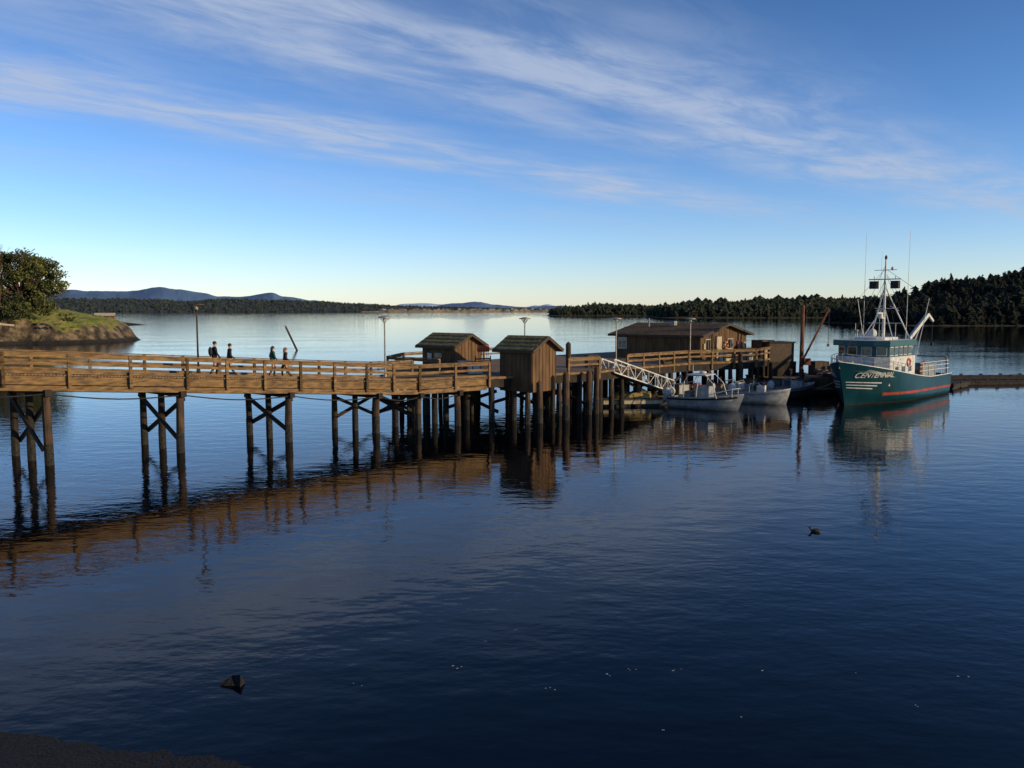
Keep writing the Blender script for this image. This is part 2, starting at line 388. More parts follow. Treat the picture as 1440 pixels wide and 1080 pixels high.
for i in range(7):
    x=-2.35+i*.11; y=57.0+i*.08
    g.cyl((x,y,2.95),(x+.05,y,4.5),.02,.02,'orange',6); g.ell((x+.05,y,4.6),.1,.03,.25,'orange',8,5)
g.beam((-2.5,57.0,3.9),(-1.5,57.7,3.9),.06,.1,'wood'); g.beam((-2.5,57.05,2.95),(-2.5,57.05,4.1),.08,.08,'wood'); g.beam((-1.5,57.75,2.95),(-1.5,57.75,4.1),.08,.08,'wood'); g.obj('paddles_and_frame',e)
for (x,y,a,k1,k2) in((-3.2,56.9,.3,'red','white'),(-2.5,56.2,.5,'white','red')):
    g=B(); g.box((x,y,3.35),(.9,.5,.75),k1,a); g.box((x,y,3.76),(.96,.56,.07),k2,a)
    for dx in(-.3,.3): g.box((x+dx*math.cos(a),y+dx*math.sin(a),3.5),(.08,.54,.46),k2,a)
    g.obj('storage_bin')
# ---------------------------------------------------------------- lamps
def lamp(x,y,z0,zt,k='grey'):
    e=empty('street_lamp'); g=B()
    g.cyl((x,y,z0),(x,y,z0+.25),.11,.09,k); g.cyl((x,y,z0+.25),(x,y,zt-.35),.055,.045,k,8)
    g.obj('post',e); g=B()
    for t in range(4):
        an=t*math.pi/2+.6; g.cyl((x,y,zt-.42),(x+.3*math.cos(an),y+.3*math.sin(an),zt-.04),.018,.018,k,6)
    g.obj('brackets',e); g=B()
    g.cyl((x,y,zt-.05),(x,y,zt+.01),.42,.42,k,18); g.cyl((x,y,zt+.01),(x,y,zt+.09),.42,.08,k,18); g.cyl((x,y,zt-.3),(x,y,zt-.06),.07,.1,'white',10)
    g.obj('lamp_head',e)
M['lampgrey']=mat('galvanised',(.33,.31,.26),(.22,.2,.17),.5,4,metal=.3)
lamp(-17.0,45.0,3.85,7.55,'trim'); lamp(-8.1,53,3.0,6.8,'lampgrey'); lamp(.92,60,2.95,6.65,'lampgrey'); lamp(8.3,66.3,2.95,6.6,'lampgrey'); lamp(14.9,69.6,2.95,6.55,'lampgrey')
g=B(); g.cyl((-38.6,152,-1.5),(-41.3,152,4.4),.2,.17,'pilewarm',10); g.obj('leaning_pile')
# ---------------------------------------------------------------- gangway
e=empty('aluminium_gangway'); p0=Vector((7.0,60.6,2.75)); p1=Vector((12.4,66.0,.75)); d=p1-p0; sdv=Vector((d.y,-d.x,0)).normalized()
g=B(); g.beam(p0,p1,1.1,.06,'grey'); g.obj('walkway',e); g=B()
for sg in(-.6,.6):
    o=sdv*sg; n=9
    for zz in(0,.95): g.beam(p0+o+Vector((0,0,zz)),p1+o+Vector((0,0,zz)),.07,.08,'white')
    for i in range(n+1):
        c=p0+d*i/n+o; g.beam(c,c+Vector((0,0,.95)),.05,.05,'white')
        if i<n:
            c2=p0+d*(i+1)/n+o
            if i%2: g.beam(c,c2+Vector((0,0,.95)),.04,.05,'white')
            else: g.beam(c+Vector((0,0,.95)),c2,.04,.05,'white')
g.obj('truss_sides',e)
# ---------------------------------------------------------------- floats
def floatdock(c,Ln,Wd,rz,zt=.5,k='wood',top='deck'):
    e=empty('floating_dock'); g=B()
    ca_,sa_=math.cos(rz),math.sin(rz)
    def T(x,y,z): return (c[0]+x*ca_-y*sa_,c[1]+x*sa_+y*ca_,z)
    n=int(Ln/.2)
    for i in range(n): g.box(T(-Ln/2+(i+.5)*Ln/n,0,zt-.03),(Ln/n-.015,Wd,.06),top,rz)
    g.obj('planks',e); g=B()
    for y in(-Wd/2+.08,Wd/2-.08): g.box(T(0,y,zt-.2),(Ln,.14,.26),k,rz)
    for x in(-Ln/2+.08,Ln/2-.08): g.box(T(x,0,zt-.2),(.14,Wd-.34,.26),k,rz)
    n=max(2,int(Ln/2.2))
    for i in range(n): g.box(T(-Ln/2+(i+.5)*Ln/n,0,zt-.5),(Ln/n-.4,Wd-.3,.5),'dark',rz)
    for i in range(n+1):
        for y in(-Wd/2+.1,Wd/2-.1): g.box(T((-Ln/2+.2)+i*(Ln-.4)/n,y,zt+.08),(.3,.12,.14),'pile',rz)
    g.obj('frame_and_floats',e)
    return T
floatdock((9.0,63.2),4.6,2.2,.12,.55,'cream')
floatdock((16.0,67.9),12.5,2.6,.5,.5,'pilewarm')
floatdock((25.3,71.8),9,2.6,.45,.5,'pile')
floatdock((51.5,82.0),22,1.6,.12,.35,'pile','pile'); floatdock((60,88.5),34,1.8,.1,.4,'pile','pile'); floatdock((41.5,78.8),5,2.4,.8,.45,'pile','pile')
e=empty('rowing_skiff'); g=B(); P_=[];n=12
for i in range(n+1):
    t=i/n; x=-1.5+3*t; wd=.62*math.sin(math.pi*min(1,.18+t*.82))**.6
    for j in range(7):
        a=math.pi*j/6; P_.append((x,wd*math.cos(a),.45*math.sin(a)**.7*(.75+.25*math.sin(math.pi*t))))
F=[(i*7+j,i*7+j+1,(i+1)*7+j+1,(i+1)*7+j) for i in range(n) for j in range(6)]
F+= [tuple(range(6,-1,-1)),tuple(n*7+j for j in range(7))]
g.add(P_,F,'yellow'); g.beam((-1.5,0,.42),(1.45,0,.42),.05,.08,'wood')
g.xf(frame((9.2,63.4,.57),(1,.1))); g.obj('hull',e,True)
def crate(x,y,z,w,d,h,k,rz,name='storage_crate'):
    e=empty(name); g=B(); g.box((x,y,z+h/2),(w,d,h),k,rz); g.box((x,y,z+h+.03),(w+.06,d+.06,.06),'trim',rz); g.obj('crate_body',e)
    g=B(); c_,s_=math.cos(rz),math.sin(rz)
    for sx in(-1,1):
        for sy in(-1,1): g.box((x+sx*w/2*c_-sy*d/2*s_,y+sx*w/2*s_+sy*d/2*c_,z+h/2),(.07,.07,h),'trim',rz)
    g.obj('corner_posts',e)
for q in((13.6,66.5,.5,1.1,.7,.8,'grey',.5),(17.2,68.0,.5,.9,.7,.7,'cream',.5),(19.8,69.4,.5,1.3,.8,1.0,'siding',.5),(23.0,70.3,.5,1.2,.8,.9,'grey',.4),(25.2,71.6,.5,1.0,1.0,.7,'rust',.4),(27.0,72.6,.5,1.2,.8,.8,'siding',.4),(28.2,73.4,.5,.9,.8,1.1,'trim',.4),
          (18.2,70.9,2.95,.9,.6,.8,'cream',.5),(20.4,72.0,2.95,.8,.6,1.0,'grey',.5),(12.6,68.3,2.95,1.0,.6,.7,'trim',.5),(6.0,62.5,2.95,.8,.6,.9,'trim',.3),(23.2,77.0,2.95,1.6,1.2,1.5,'siding',.6),(28.4,76.9,1.29,1.4,1.0,1.2,'trim',.25),(30.3,77.3,1.29,1.0,.9,.8,'grey',.25)): crate(*q)
def barrel(x,y,z,k):
    g=B(); g.cyl((x,y,z),(x,y,z+.88),.29,.29,k,16)
    for zz in(.02,.3,.6,.86): g.cyl((x,y,z+zz-.02),(x,y,z+zz+.02),.305,.305,k,16)
    g.cyl((x+.1,y,z+.88),(x+.1,y,z+.91),.04,.04,'grey',8); g.obj('oil_drum')
for q in((15.0,67.2,.5,'red'),(21.3,70.2,.5,'rust'),(22.0,70.4,.5,'grey'),(29.0,75.6,1.29,'rust'),(29.8,75.8,1.29,'teal2'),(22.6,74.6,2.95,'cream')): barrel(*q)
e=empty('net_and_rope_pile'); g=B()
for i in range(9): g.torus((27.8+R.uniform(-.5,.5),74.4+R.uniform(-.3,.3),1.34+i*.07),R.uniform(.3,.5),.045,(R.uniform(-.15,.15),R.uniform(-.15,.15),1),R.choice(['cream','orange','grey']),n=14)
g.obj('rope_coils',e)
for a,c in(((14.2,62.3,.9),(16.2,66.4,.6)),((19.3,66.0,.8),(19.0,68.6,.6)),((26.6,64.9,2.6),(25.2,70.2,.6)),((33.9,72.2,1.8),(30.5,73.5,1.2))):
    pts=[Vector(a).lerp(Vector(c),t/8)-Vector((0,0,.35*math.sin(math.pi*t/8))) for t in range(9)]; g=B(); g.tube(pts,.022,'cream',5); g.obj('mooring_line')
e=empty('work_barge'); g=B()
g.box((27.0,75.8,.45),(9.5,5.2,1.5),'dark',.25); g.box((27.0,75.8,1.24),(9.6,5.3,.1),'deck',.25)
for i in range(6): 
    g.torus((23.4+i*1.6,73.1+i*.42,.7),.38,.13,(.25,-.97,0),'dark')
g.obj('hull',e); g=B()
g.box((24.2,76.5,1.95),(2.9,2.4,1.3),'pile',.25); g.box((24.2,76.5,3.45),(2.5,2.2,1.7),'trim',.25); g.box((24.2,76.5,4.34),(2.7,2.4,.1),'pile',.25)
for i in range(7): g.box((23.1+i*.34,75.14+i*.087,3.45),(.06,.05,1.7),'pile',.25)
g.obj('deck_shed',e)
e=empty('dock_crane'); g=B()
g.cyl((26.3,75.5,1.25),(26.3,75.5,7.7),.2,.15,'rust',12); g.cyl((26.3,75.5,1.25),(26.3,75.5,1.6),.45,.45,'rust',12); g.obj('mast',e)
g=B(); g.beam((26.45,75.5,2.8),(28.6,75.3,7.35),.13,.16,'rust'); g.tube([(26.3,75.5,7.6),(28.6,75.3,7.35)],.03,'dark',5); g.tube([(28.6,75.3,7.35),(28.6,75.3,4.2)],.02,'dark',5); g.box((28.6,75.3,4.1),(.16,.16,.25),'rust'); g.box((26.7,75.3,2.6),(.6,.5,.6),'rust')
g.obj('boom',e)
# ---------------------------------------------------------------- hull tools
class Hull:
    def __init__(s,L,Lw,Bm,sheer,keel,flT,flW,tm=.5,tr=.9): s.L=L;s.Lw=Lw;s.B=Bm;s.sh=sheer;s.keel=keel;s.fT=flT;s.fW=flW;s.tm=tm;s.tr=tr
    def hw(s,t,k):
        k=max(0,min(1,k)); ex=s.fW+(s.fT-s.fW)*k
        f=1.0
        if t>s.tm: f=max(0,1-((t-s.tm)/(1-s.tm))**ex)
        else: f=s.tr+(1-s.tr)*(t/s.tm)**.7
        return s.B/2*f*(.12+.88*min(1,(k/.42))**.55)*(.93+.07*k)
    def x(s,t,k): return t*(s.Lw+(s.L-s.Lw)*k)
    def at(s,x,z,side=1,off=0):
        t=x/s.L;k=.5
        for _ in range(6):
            k=(z-s.keel)/(s.sh(t)-s.keel); t=min(1,x/(s.Lw+(s.L-s.Lw)*max(0,min(1,k))))
        return Vector((x,side*(s.hw(t,k)+off),z))
    def mesh(s,g,key,ns=36,nk=12,deckdrop=.5,deckk='grey',inner='white'):
        for side in(1,-1):
            P=[];F=[]
            for i in range(ns+1):
                t=1-(1-i/ns)**1.3
                for j in range(nk+1):
                    k=j/nk; z=s.keel+k*(s.sh(t)-s.keel); P.append((s.x(t,k),side*s.hw(t,k),z))
            for i in range(ns):
                for j in range(nk):
                    q=(i*(nk+1)+j,(i+1)*(nk+1)+j,(i+1)*(nk+1)+j+1,i*(nk+1)+j+1); F.append(q if side<0 else q[::-1])
            g.add(P,F,key)
            P=[];F=[];th=.09
            for i in range(ns+1):
                t=1-(1-i/ns)**1.3; z=s.sh(t); h=s.hw(t,1); x=s.x(t,1); hi=max(0,h-th); xi=x-(th*1.5 if t>.9 else 0)
                P+=[(x,side*(h+.03),z+.0),(x,side*(h+.03),z+.06),(xi,side*hi,z+.06),(xi,side*hi,z-deckdrop),(xi,0,z-deckdrop)]
            for i in range(ns):
                for j in range(4):
                    q=(i*5+j,(i+1)*5+j,(i+1)*5+j+1,i*5+j+1)
                    F.append((q if side<0 else q[::-1],j))
            o=len(g.v); g.v+=P
            for q,j in F:
                g.f.append(tuple(o+a for a in q)); g.m.append(g.mi(inner if j<3 else deckk))
        P=[]
        for j in range(nk+1):
            k=j/nk; P.append((0,s.hw(0,k),s.keel+k*(s.sh(0)-s.keel)))
        P+= [(0,-y,z) for _,y,z in P[::-1]]
        g.add(P,[tuple(range(len(P)))],key)
    def strip(s,g,x0,x1,z0,z1,key,side=1,off=.02,n=24):
        P=[]
        for i in range(n+1):
            x=x0+(x1-x0)*i/n; t=i/n
            a=z0(t) if callable(z0) else z0; b_=z1(t) if callable(z1) else z1
            P+=[s.at(x,a,side,off),s.at(x,b_,side,off)]
        F=[(2*i,2*i+1,2*i+3,2*i+2) if side>0 else (2*i,2*i+2,2*i+3,2*i+1) for i in range(n)]
        g.add(P,F,key)
# ---------------------------------------------------------------- vessel
v=empty('fishing_vessel'); HD=(-.72,-.694); Lb=17.0
stern=(24.6+.72*Lb,62.6+.694*Lb,0); FM=frame(stern,HD)
H=Hull(Lb,15.3,5.3,lambda t:1.75+1.6*max(0,(t-.3)/.7)**1.35,-1.0,3.4,1.9)
g=B(); H.mesh(g,'teal'); g.xf(FM); g.obj('hull',v,True)
g=B()
for side in(1,-1):
    H.strip(g,.05,13.2,lambda t:.60+.08*t,lambda t:.80+.10*t,'red',side,.035)
    H.strip(g,.05,15.2,-.05,.1,'dark',side,.02)
    for i in range(3): H.strip(g,14.2-i*.3,16.0+i*.08,lambda t,i=i:1.2+i*.22+.12*t,lambda t,i=i:1.29+i*.22+.1*t,'white',side,.025,14)
g.xf(FM); g.obj('hull_stripes',v)
cu=bpy.data.curves.new('t','FONT'); cu.body='CENTENNIAL'; cu.size=.62; cu.shear=.35; cu.offset=.008
to=bpy.data.objects.new('t',cu); scene.collection.objects.link(to); dg=bpy.context.evaluated_depsgraph_get(); me=bpy.data.meshes.new_from_object(to.evaluated_get(dg))
tw=max(vv.co.x for vv in me.vertices)
g=B(); sc=3.2/tw
for side in(1,-1):
    vs=[]
    for vv in me.vertices:
        xl=15.85-vv.co.x*sc if side>0 else 12.65+vv.co.x*sc
        vs.append(H.at(xl,2.12+vv.co.y*.95,side,.05))
    g.add(vs,[tuple(p.vertices) for p in me.polygons],'white')
g.xf(FM); g.obj('name_lettering',v); bpy.data.objects.remove(to)
g=B()
def foot(x0,x1,w,nose): return [(x0,-w),(x1-nose*.6,-w),(x1,-w*.55),(x1+nose*.15,0),(x1,w*.55),(x1-nose*.6,w),(x0,w)]
g.prism(foot(7.8,13.4,2.15,1.0),1.4,3.62,'white'); g.prism(foot(8.2,13.3,2.0,1.0),3.62,4.55,'teal2')
g.prism(foot(7.9,13.75,2.25,1.0),4.46,4.90,'teal2','white'); g.prism(foot(9.0,12.0,1.2,.6),4.90,5.1,'white')
fp=foot(8.2,13.3,2.0,1.0)
gw=B()
for i in range(6):
    p=Vector(fp[i]);q=Vector(fp[i+1]);Ln=(q-p).length;nw=5 if Ln>3 else 1 if Ln<1.4 else 2
    nr=Vector(((q-p).y,-(q-p).x)).normalized()
    for j in range(nw):
        a=p+(q-p)*((j+.14)/nw)+nr*.02;c=p+(q-p)*((j+.86)/nw)+nr*.02
        gw.beam((a.x,a.y,4.06),(c.x,c.y,4.06),.05,.70,'white'); a+=(c-a)*.07; c-=(c-a)*.07
        gw.beam((a.x+nr.x*.02,a.y+nr.y*.02,4.06),(c.x+nr.x*.02,c.y+nr.y*.02,4.06),.06,.58,'glass')
for x in(8.6,9.9,11.2): 
    for sd_ in(-1,1): gw.beam((x,sd_*2.17,2.6),(x+.55,sd_*2.17,2.6),.05,.45,'glass')
g.xf(FM); g.obj('wheelhouse',v); gw.xf(FM); gw.obj('wheelhouse_windows',v)
g=B()
g.cyl((9.0,0,4.7),(9.0,0,11.4),.14,.06,'white',10)
for sd_ in(-1,1):
    g.cyl((9.0,0,9.2),(7.6,sd_*1.7,4.7),.05,.06,'white',8); g.cyl((9.0,0,7.6),(10.2,sd_*1.3,4.8),.035,.04,'white',8)
    g.cyl((8.7,sd_*.35,7.6),(8.3,sd_*.9,7.2),.03,.03,'white',6)
    g.box((9.1,sd_*.85,9.3),(.4,.62,.62),'dark'); g.cyl((9.1,sd_*.85,9.7),(9.1,sd_*.85,10.0),.03,.03,'grey',6)
    g.cyl((10.6,sd_*1.6,4.8),(10.6,sd_*1.6,6.2),.03,.02,'white',6)
    g.cyl((11.6,sd_*1.0,4.9),(11.6,sd_*1.0,5.5),.04,.04,'white',6); g.ell((11.7,sd_*1.0,5.6),.16,.13,.13,'grey')
    g.cyl((7.4,sd_*2.0,3.2),(7.4,sd_*2.9,8.2),.035,.025,'white',6)
for z in(6.2,7.4,8.5): g.cyl((8.6,-(9.6-z)*.42,z),(8.6,(9.6-z)*.42,z),.03,.03,'white',6)
g.cyl((9.1,-1.3,9.75),(9.1,1.3,9.75),.045,.045,'white',8); g.cyl((9.0,-.9,10.5),(9.0,.9,10.5),.025,.025,'grey',6)
g.ell((9.7,0,7.0),.6,.12,.1,'white'); g.cyl((9.6,0,6.6),(9.6,0,7.0),.2,.14,'white'); g.beam((9.0,0,6.6),(9.7,0,6.6),.2,.08,'white')
g.ell((9.0,.55,10.6),.12,.12,.16,'white'); g.ell((9.0,0,11.5),.1,.1,.2,'dark')
g.ell((8.0,-1.3,5.3),.35,.35,.42,'white'); g.cyl((8.0,-1.3,4.7),(8.0,-1.3,5.0),.12,.12,'white')
for sd_,x in((-1.5,9.3),(1.5,8.2)): g.cyl((x,sd_,4.7),(x,sd_*1.02,13.6),.028,.012,'white',6)
g.cyl((8.6,-.5,4.7),(8.6,-.5,12),.02,.01,'white',5)
g.tube([(9,0,10.9),(16.6,0,3.3)],.016,'dark',4); g.tube([(9,0,10.3),(1.2,0,5.6)],.016,'dark',4)
for sd_ in(-1,1): g.tube([(9,0,10.2),(6.0,sd_*2.4,2.6)],.014,'dark',4); g.tube([(9,0,9.7),(10.8,sd_*2.2,3.3)],.014,'dark',4); g.tube([(9,0,10.6),(7.4,sd_*2.9,8.2)],.014,'dark',4)
g.xf(FM); g.obj('mast_and_rigging',v)
g=B()
for side in(1,-1):
    prev=None
    for i in range(12):
        x=10.2+i*.6 if i<11 else 16.75
        t=x/Lb; z=H.sh(t); y=side*max(.0,H.hw(t,1)-.08)
        a=Vector((x,y,z)); c=Vector((x,y,z+.7)); g.cyl(a,c,.02,.02,'grey',6)
        if prev: g.cyl(prev,c,.022,.022,'grey',6); g.cyl(prev-Vector((0,0,.35)),c-Vector((0,0,.35)),.015,.015,'grey',6)
        prev=c
g.cyl((16.0,0,3.2),(17.2,0,3.5),.09,.07,'grey'); g.box((15.2,0,3.05),(.7,.5,.5),'grey')
g.cyl((14.5,-.5,2.9),(14.5,.5,2.9),.3,.3,'grey',12)
g.xf(FM); g.obj('bow_rail_and_windlass',v,False)
g=B()
g.cyl((4.6,.4,1.3),(4.6,.4,4.9),.22,.18,'white',12); g.beam((4.6,.4,4.8),(1.9,.9,6.9),.24,.28,'white'); g.beam((1.9,.9,6.9),(1.0,1.0,6.3),.18,.2,'white'); g.beam((4.2,.4,3.8),(3.0,.65,5.8),.12,.12,'grey')
g.tube([(1.0,1.0,6.2),(1.0,1.0,4.4)],.02,'dark',4); g.box((1.0,1.0,4.3),(.2,.2,.3),'dark')
g.xf(FM); g.obj('knuckle_crane',v)
g=B()
for sd_ in(-1,1):
    g.beam((.5,sd_*2.2,1.3),(.3,sd_*2.0,3.2),.14,.14,'grey')
    for x in(1.2,2.6,4.0,5.4,6.8): g.cyl((x,sd_*2.42,1.75),(x,sd_*2.42,2.95),.03,.03,'white',6)
    for z in(2.3,2.65,2.95): g.cyl((.9,sd_*2.42,z),(7.4,sd_*2.42,z),.028,.028,'white',6)
g.beam((.3,-2.0,3.2),(.3,2.0,3.2),.14,.14,'grey')
g.xf(FM); g.obj('stern_frame_and_rails',v)
g=B()
g.cyl((2.6,-.9,2.1),(2.6,.9,2.1),.6,.6,'grey',16); g.cyl((2.6,-.95,2.1),(2.6,-.9,2.1),.8,.8,'rust',16); g.cyl((2.6,.9,2.1),(2.6,.95,2.1),.8,.8,'rust',16)
g.box((6.4,-.6,2.2),(1.6,1.6,1.6),'white'); g.box((6.2,1.3,1.9),(1.0,.7,.9),'grey'); g.box((3.9,1.8,1.8),(.9,.6,.8),'orange'); g.box((5.2,2.35,2.3),(2.8,.06,1.0),'grey'); 
g.xf(FM); g.obj('deck_gear',v)
g=B()
for x in(2.5,6.0,9.5): 
    p=H.at(x,1.1,-1,.2); g.cyl((p.x,p.y,.4),(p.x,p.y,1.2),.22,.22,'orange',10); g.ell((p.x,p.y,1.2),.22,.22,.2,'orange'); g.ell((p.x,p.y,.4),.22,.22,.2,'orange')
g.torus((9.2,2.2,3.1),.3,.07,(0,1,0),'orange','white'); g.xf(FM); g.obj('fenders_and_ring',v)
# ---------------------------------------------------------------- workboats
def outboard(g,x,y,z,tilt=.5):
    n=Vector((-math.sin(tilt),0,-math.cos(tilt))); c=Vector((x,y,z))
    g.ell((x-.1,y,z+.25),.36,.24,.36,'white',10,7); g.beam(c,c+n*1.05,.14,.26,'white'); e_=c+n*1.1
    g.beam(e_-Vector((.28,0,0)),e_+Vector((.2,0,.02)),.14,.14,'white'); g.beam(c+n*.85-Vector((.25,0,0)),c+n*.85+Vector((.12,0,0)),.3,.03,'white')
    for i in range(3):
        a=i*2.094; g.beam(e_+Vector((-.3,0,0)),e_+Vector((-.34,.17*math.cos(a),.17*math.sin(a))),.09,.02,'grey')
def workboat(stern,hd,Ln,Bm,big=True,hk='alu'):
    e=empty('aluminium_workboat'); F_=frame((*stern,0),hd)
    h=Hull(Ln,Ln*.9,Bm,lambda t:.78+.42*t**2,-.35,2.8,1.8,.4,.95)
    g=B(); h.mesh(g,hk,24,8,.35,'grey','alu'); g.xf(F_); g.obj('hull',e,False)
    g=B()
    for sd_ in(1,-1):
        h.strip(g,.02,Ln*.93,lambda t:.62+.3*t*t,lambda t:.74+.32*t*t,'dark' if big else 'grey',sd_,.03,16)
    g.xf(F_); g.obj('rub_rail',e)
    g=B(); outboard(g,-.25,.35,.85,.9); 
    if big: outboard(g,-.25,-.4,.85,.8)
    g.xf(F_); g.obj('outboard_motors',e)
    g=B()
    if big:
        g.box((2.6,0,1.15),(1.0,1.0,1.1),'alu'); g.beam((3.0,-.5,1.9),(3.0,.5,1.9),.05,.5,'glass')
        for sd_ in(-1,1):
            pts=[(1.3,sd_*.95,.7),(1.35,sd_*.95,2.0),(1.6,sd_*.8,2.45),(3.0,sd_*.8,2.5),(3.6,sd_*.9,1.9),(3.9,sd_*.98,.9)]; g.tube(pts,.035,'white',8)
            g.tube([(2.4,sd_*.8,2.48),(2.3,sd_*.95,.8)],.03,'white',6)
            g.tube([(.4,sd_*1.0,.7),(.2,sd_*1.0,1.7),(1.35,sd_*.95,1.9)],.03,'white',6)
            g.tube([(3.9,sd_*.98,1.3),(4.9,sd_*.55,1.6),(5.3,0,1.65)],.028,'white',6)
            g.tube([(4.9,sd_*.55,1.6),(4.9,sd_*.55,1.0)],.025,'white',6)
        g.box((2.25,0,2.52),(1.5,1.75,.06),'white'); g.cyl((1.6,0,2.5),(1.6,0,3.2),.03,.02,'white',6); g.ell((2.3,.2,2.66),.28,.28,.12,'white')
        g.box((1.4,0,.95),(.5,1.0,.6),'grey'); g.torus((1.32,.95,1.5),.24,.06,(0,1,0),'orange','white')
    else:
        g.box((2.0,0,.95),(.6,.7,.9),'white'); g.beam((2.25,-.3,1.55),(2.25,.3,1.55),.04,.3,'glass')
        for sd_ in(-1,1): g.tube([(1.2,sd_*.7,.7),(1.2,sd_*.7,1.5),(1.9,sd_*.7,1.6),(2.5,sd_*.7,1.0)],.028,'alu',6)
        g.tube([(1.2,-.7,1.5),(1.2,.7,1.5)],.028,'alu',6); g.cyl((1.4,0,1.3),(1.4,0,2.2),.02,.015,'white',5)
    g.xf(F_); g.obj('console_and_arch',e)
workboat((12.2,62.7),(.78,-.60),5.6,2.2)
workboat((17.7,65.6),(.82,-.42),4.2,1.8,False)
workboat((16.6,66.9),(.86,.3),3.4,1.5,False)
workboat((21.8,68.2),(.88,.35),3.9,1.6,False,'dark')
# ---------------------------------------------------------------- people
def skin_obj(name,V,E,Rd,sub=2):
    me=bpy.data.meshes.new(name); me.from_pydata(V,E,[]); o=bpy.data.objects.new(name,me); scene.collection.objects.link(o)
    md=o.modifiers.new('s','SKIN'); md.use_smooth_shade=True
    for i,r in enumerate(Rd):
        me.skin_vertices[0].data[i].radius=(r if isinstance(r,tuple) else (r,r)); me.skin_vertices[0].data[i].use_root=(i==0)
    o.modifiers.new('d','SUBSURF').levels=sub
    dg=bpy.context.evaluated_depsgraph_get(); m2=bpy.data.meshes.new_from_object(o.evaluated_get(dg)); bpy.data.objects.remove(o)
    return m2
def person(x,y,z,hd,h,jacket,pants,hair,phase=1,long=False,hat=None,bag=False):
    e=empty('walking_person'); s_=h/1.74; p=phase
    V=[(0,0,.96),(0,0,1.1),(.01,0,1.3),(.02,0,1.47),(.035,0,1.55),(.05,0,1.63),(.045,0,1.70),
       (.01,.18,1.42),(-.07*p,.23,1.16),(.06+.02*p,.22,.94),(.1+.03*p,.21,.86),
       (.01,-.18,1.42),(.0+.05*p,-.23,1.16),(.2,-.22,.97),(.25,-.21,.90),
       (.0,.095,.9),(.17*p,.1,.52),(.12*p-.02,.1,.09),(.12*p+.17,.1,.04),
       (.0,-.095,.9),(-.02*p,-.1,.5),(-.27*p,-.1,.12),(-.27*p+.15,-.1,.04)]
    E=[(0,1),(1,2),(2,3),(3,4),(4,5),(5,6),(2,7),(7,8),(8,9),(9,10),(2,11),(11,12),(12,13),(13,14),(0,15),(15,16),(16,17),(17,18),(0,19),(19,20),(20,21),(21,22)]
    Rd=[(.15,.13),(.15,.12),(.175,.13),(.065,.065),(.062,.065),(.085,.1),(.06,.075),.075,.055,.036,.034,.075,.055,.036,.034,.105,.072,.048,.04,.105,.072,.048,.04]
    me=skin_obj('b',V,E,Rd); me.materials.clear()
    cols=[jacket,pants,M['skin'],M['dark']]
    for c in cols: me.materials.append(c)
    for f in me.polygons:
        c=f.center
        if c.z>1.5: k=2
        elif c.z<.11: k=3
        elif abs(c.y)>.15 and c.z<.93: k=2
        elif c.z<.9: k=1
        else: k=0
        f.material_index=k; f.use_smooth=True
    F_=frame((x,y,z),hd)@Matrix.Scale(s_,4)
    o=bpy.data.objects.new('body',me); scene.collection.objects.link(o); o.parent=e; o.matrix_world=F_
    hk='hair_'+hair.name; M[hk]=hair
    g=B(); g.ell((.03,0,1.675),.105,.095,.095,hk,10,8)
    if long: g.ell((-.04,0,1.57),.07,.1,.16,hk,8,6)
    g.xf(F_); g.obj('hair',e,True)
    g=B(); g.add([(.135,-.012,1.63),(.135,.012,1.63),(.165,0,1.605),(.14,0,1.655)],[(0,1,3),(0,3,2),(1,2,3),(0,2,1)],'skin')
    for sd_ in(-1,1): g.ell((.04,sd_*.09,1.625),.02,.012,.03,'skin',6,4); g.ell((.128,sd_*.032,1.645),.01,.012,.008,'dark',6,4)
    g.ell((.13,0,1.578),.008,.024,.006,'red',6,4); g.xf(F_); g.obj('face_features',e)
    g=B()
    for (cx_,cy_,cz_,sd_) in((.1+.03*p,.21,.86,1),(.25,-.21,.90,-1)):
        for i in range(4):
            b0=Vector((cx_-.02+i*.018,cy_,cz_-.02)); m0=b0+Vector((.006,0,-.04-.004*(i%3))); g.cyl(b0,m0,.009,.008,'skin',6); g.cyl(m0,m0+Vector((.012,-.01*sd_,-.03)),.008,.006,'skin',6)
        b0=Vector((cx_+.03,cy_-.01*sd_,cz_+.02)); g.cyl(b0,b0+Vector((.03,-.005*sd_,-.045)),.011,.008,'skin',6)
    g.xf(F_); g.obj('fingers',e)
    if bag:
        g=B(); g.ell((-.19,0,1.25),.1,.15,.24,'dark',10,7); g.xf(F_); g.obj('backpack',e,True)
navy=mat('navy_cloth',(.014,.016,.022),None,.9); black=mat('black_cloth',(.010,.010,.011),None,.9); jean=mat('denim',(.014,.02,.032),None,.9)
green=mat('teal_jacket',(.012,.07,.05),None,.8); brown=mat('brown_jacket',(.06,.03,.022),None,.8); hb=mat('dark_hair',(.02,.013,.009),None,.6); hg=mat('light_hair',(.16,.12,.08),None,.6)
UD=(U.x,U.y)
person(-15.9,44.4,3.70,UD,1.86,black,navy,hb,1,False,None,True)
person(-15.25,44.85,3.65,UD,1.78,navy,black,hb,-1)
person(-13.35,46.3,3.50,UD,1.72,green,jean,hb,1,True)
person(-12.75,46.7,3.45,UD,1.68,brown,black,hg,-1,True)
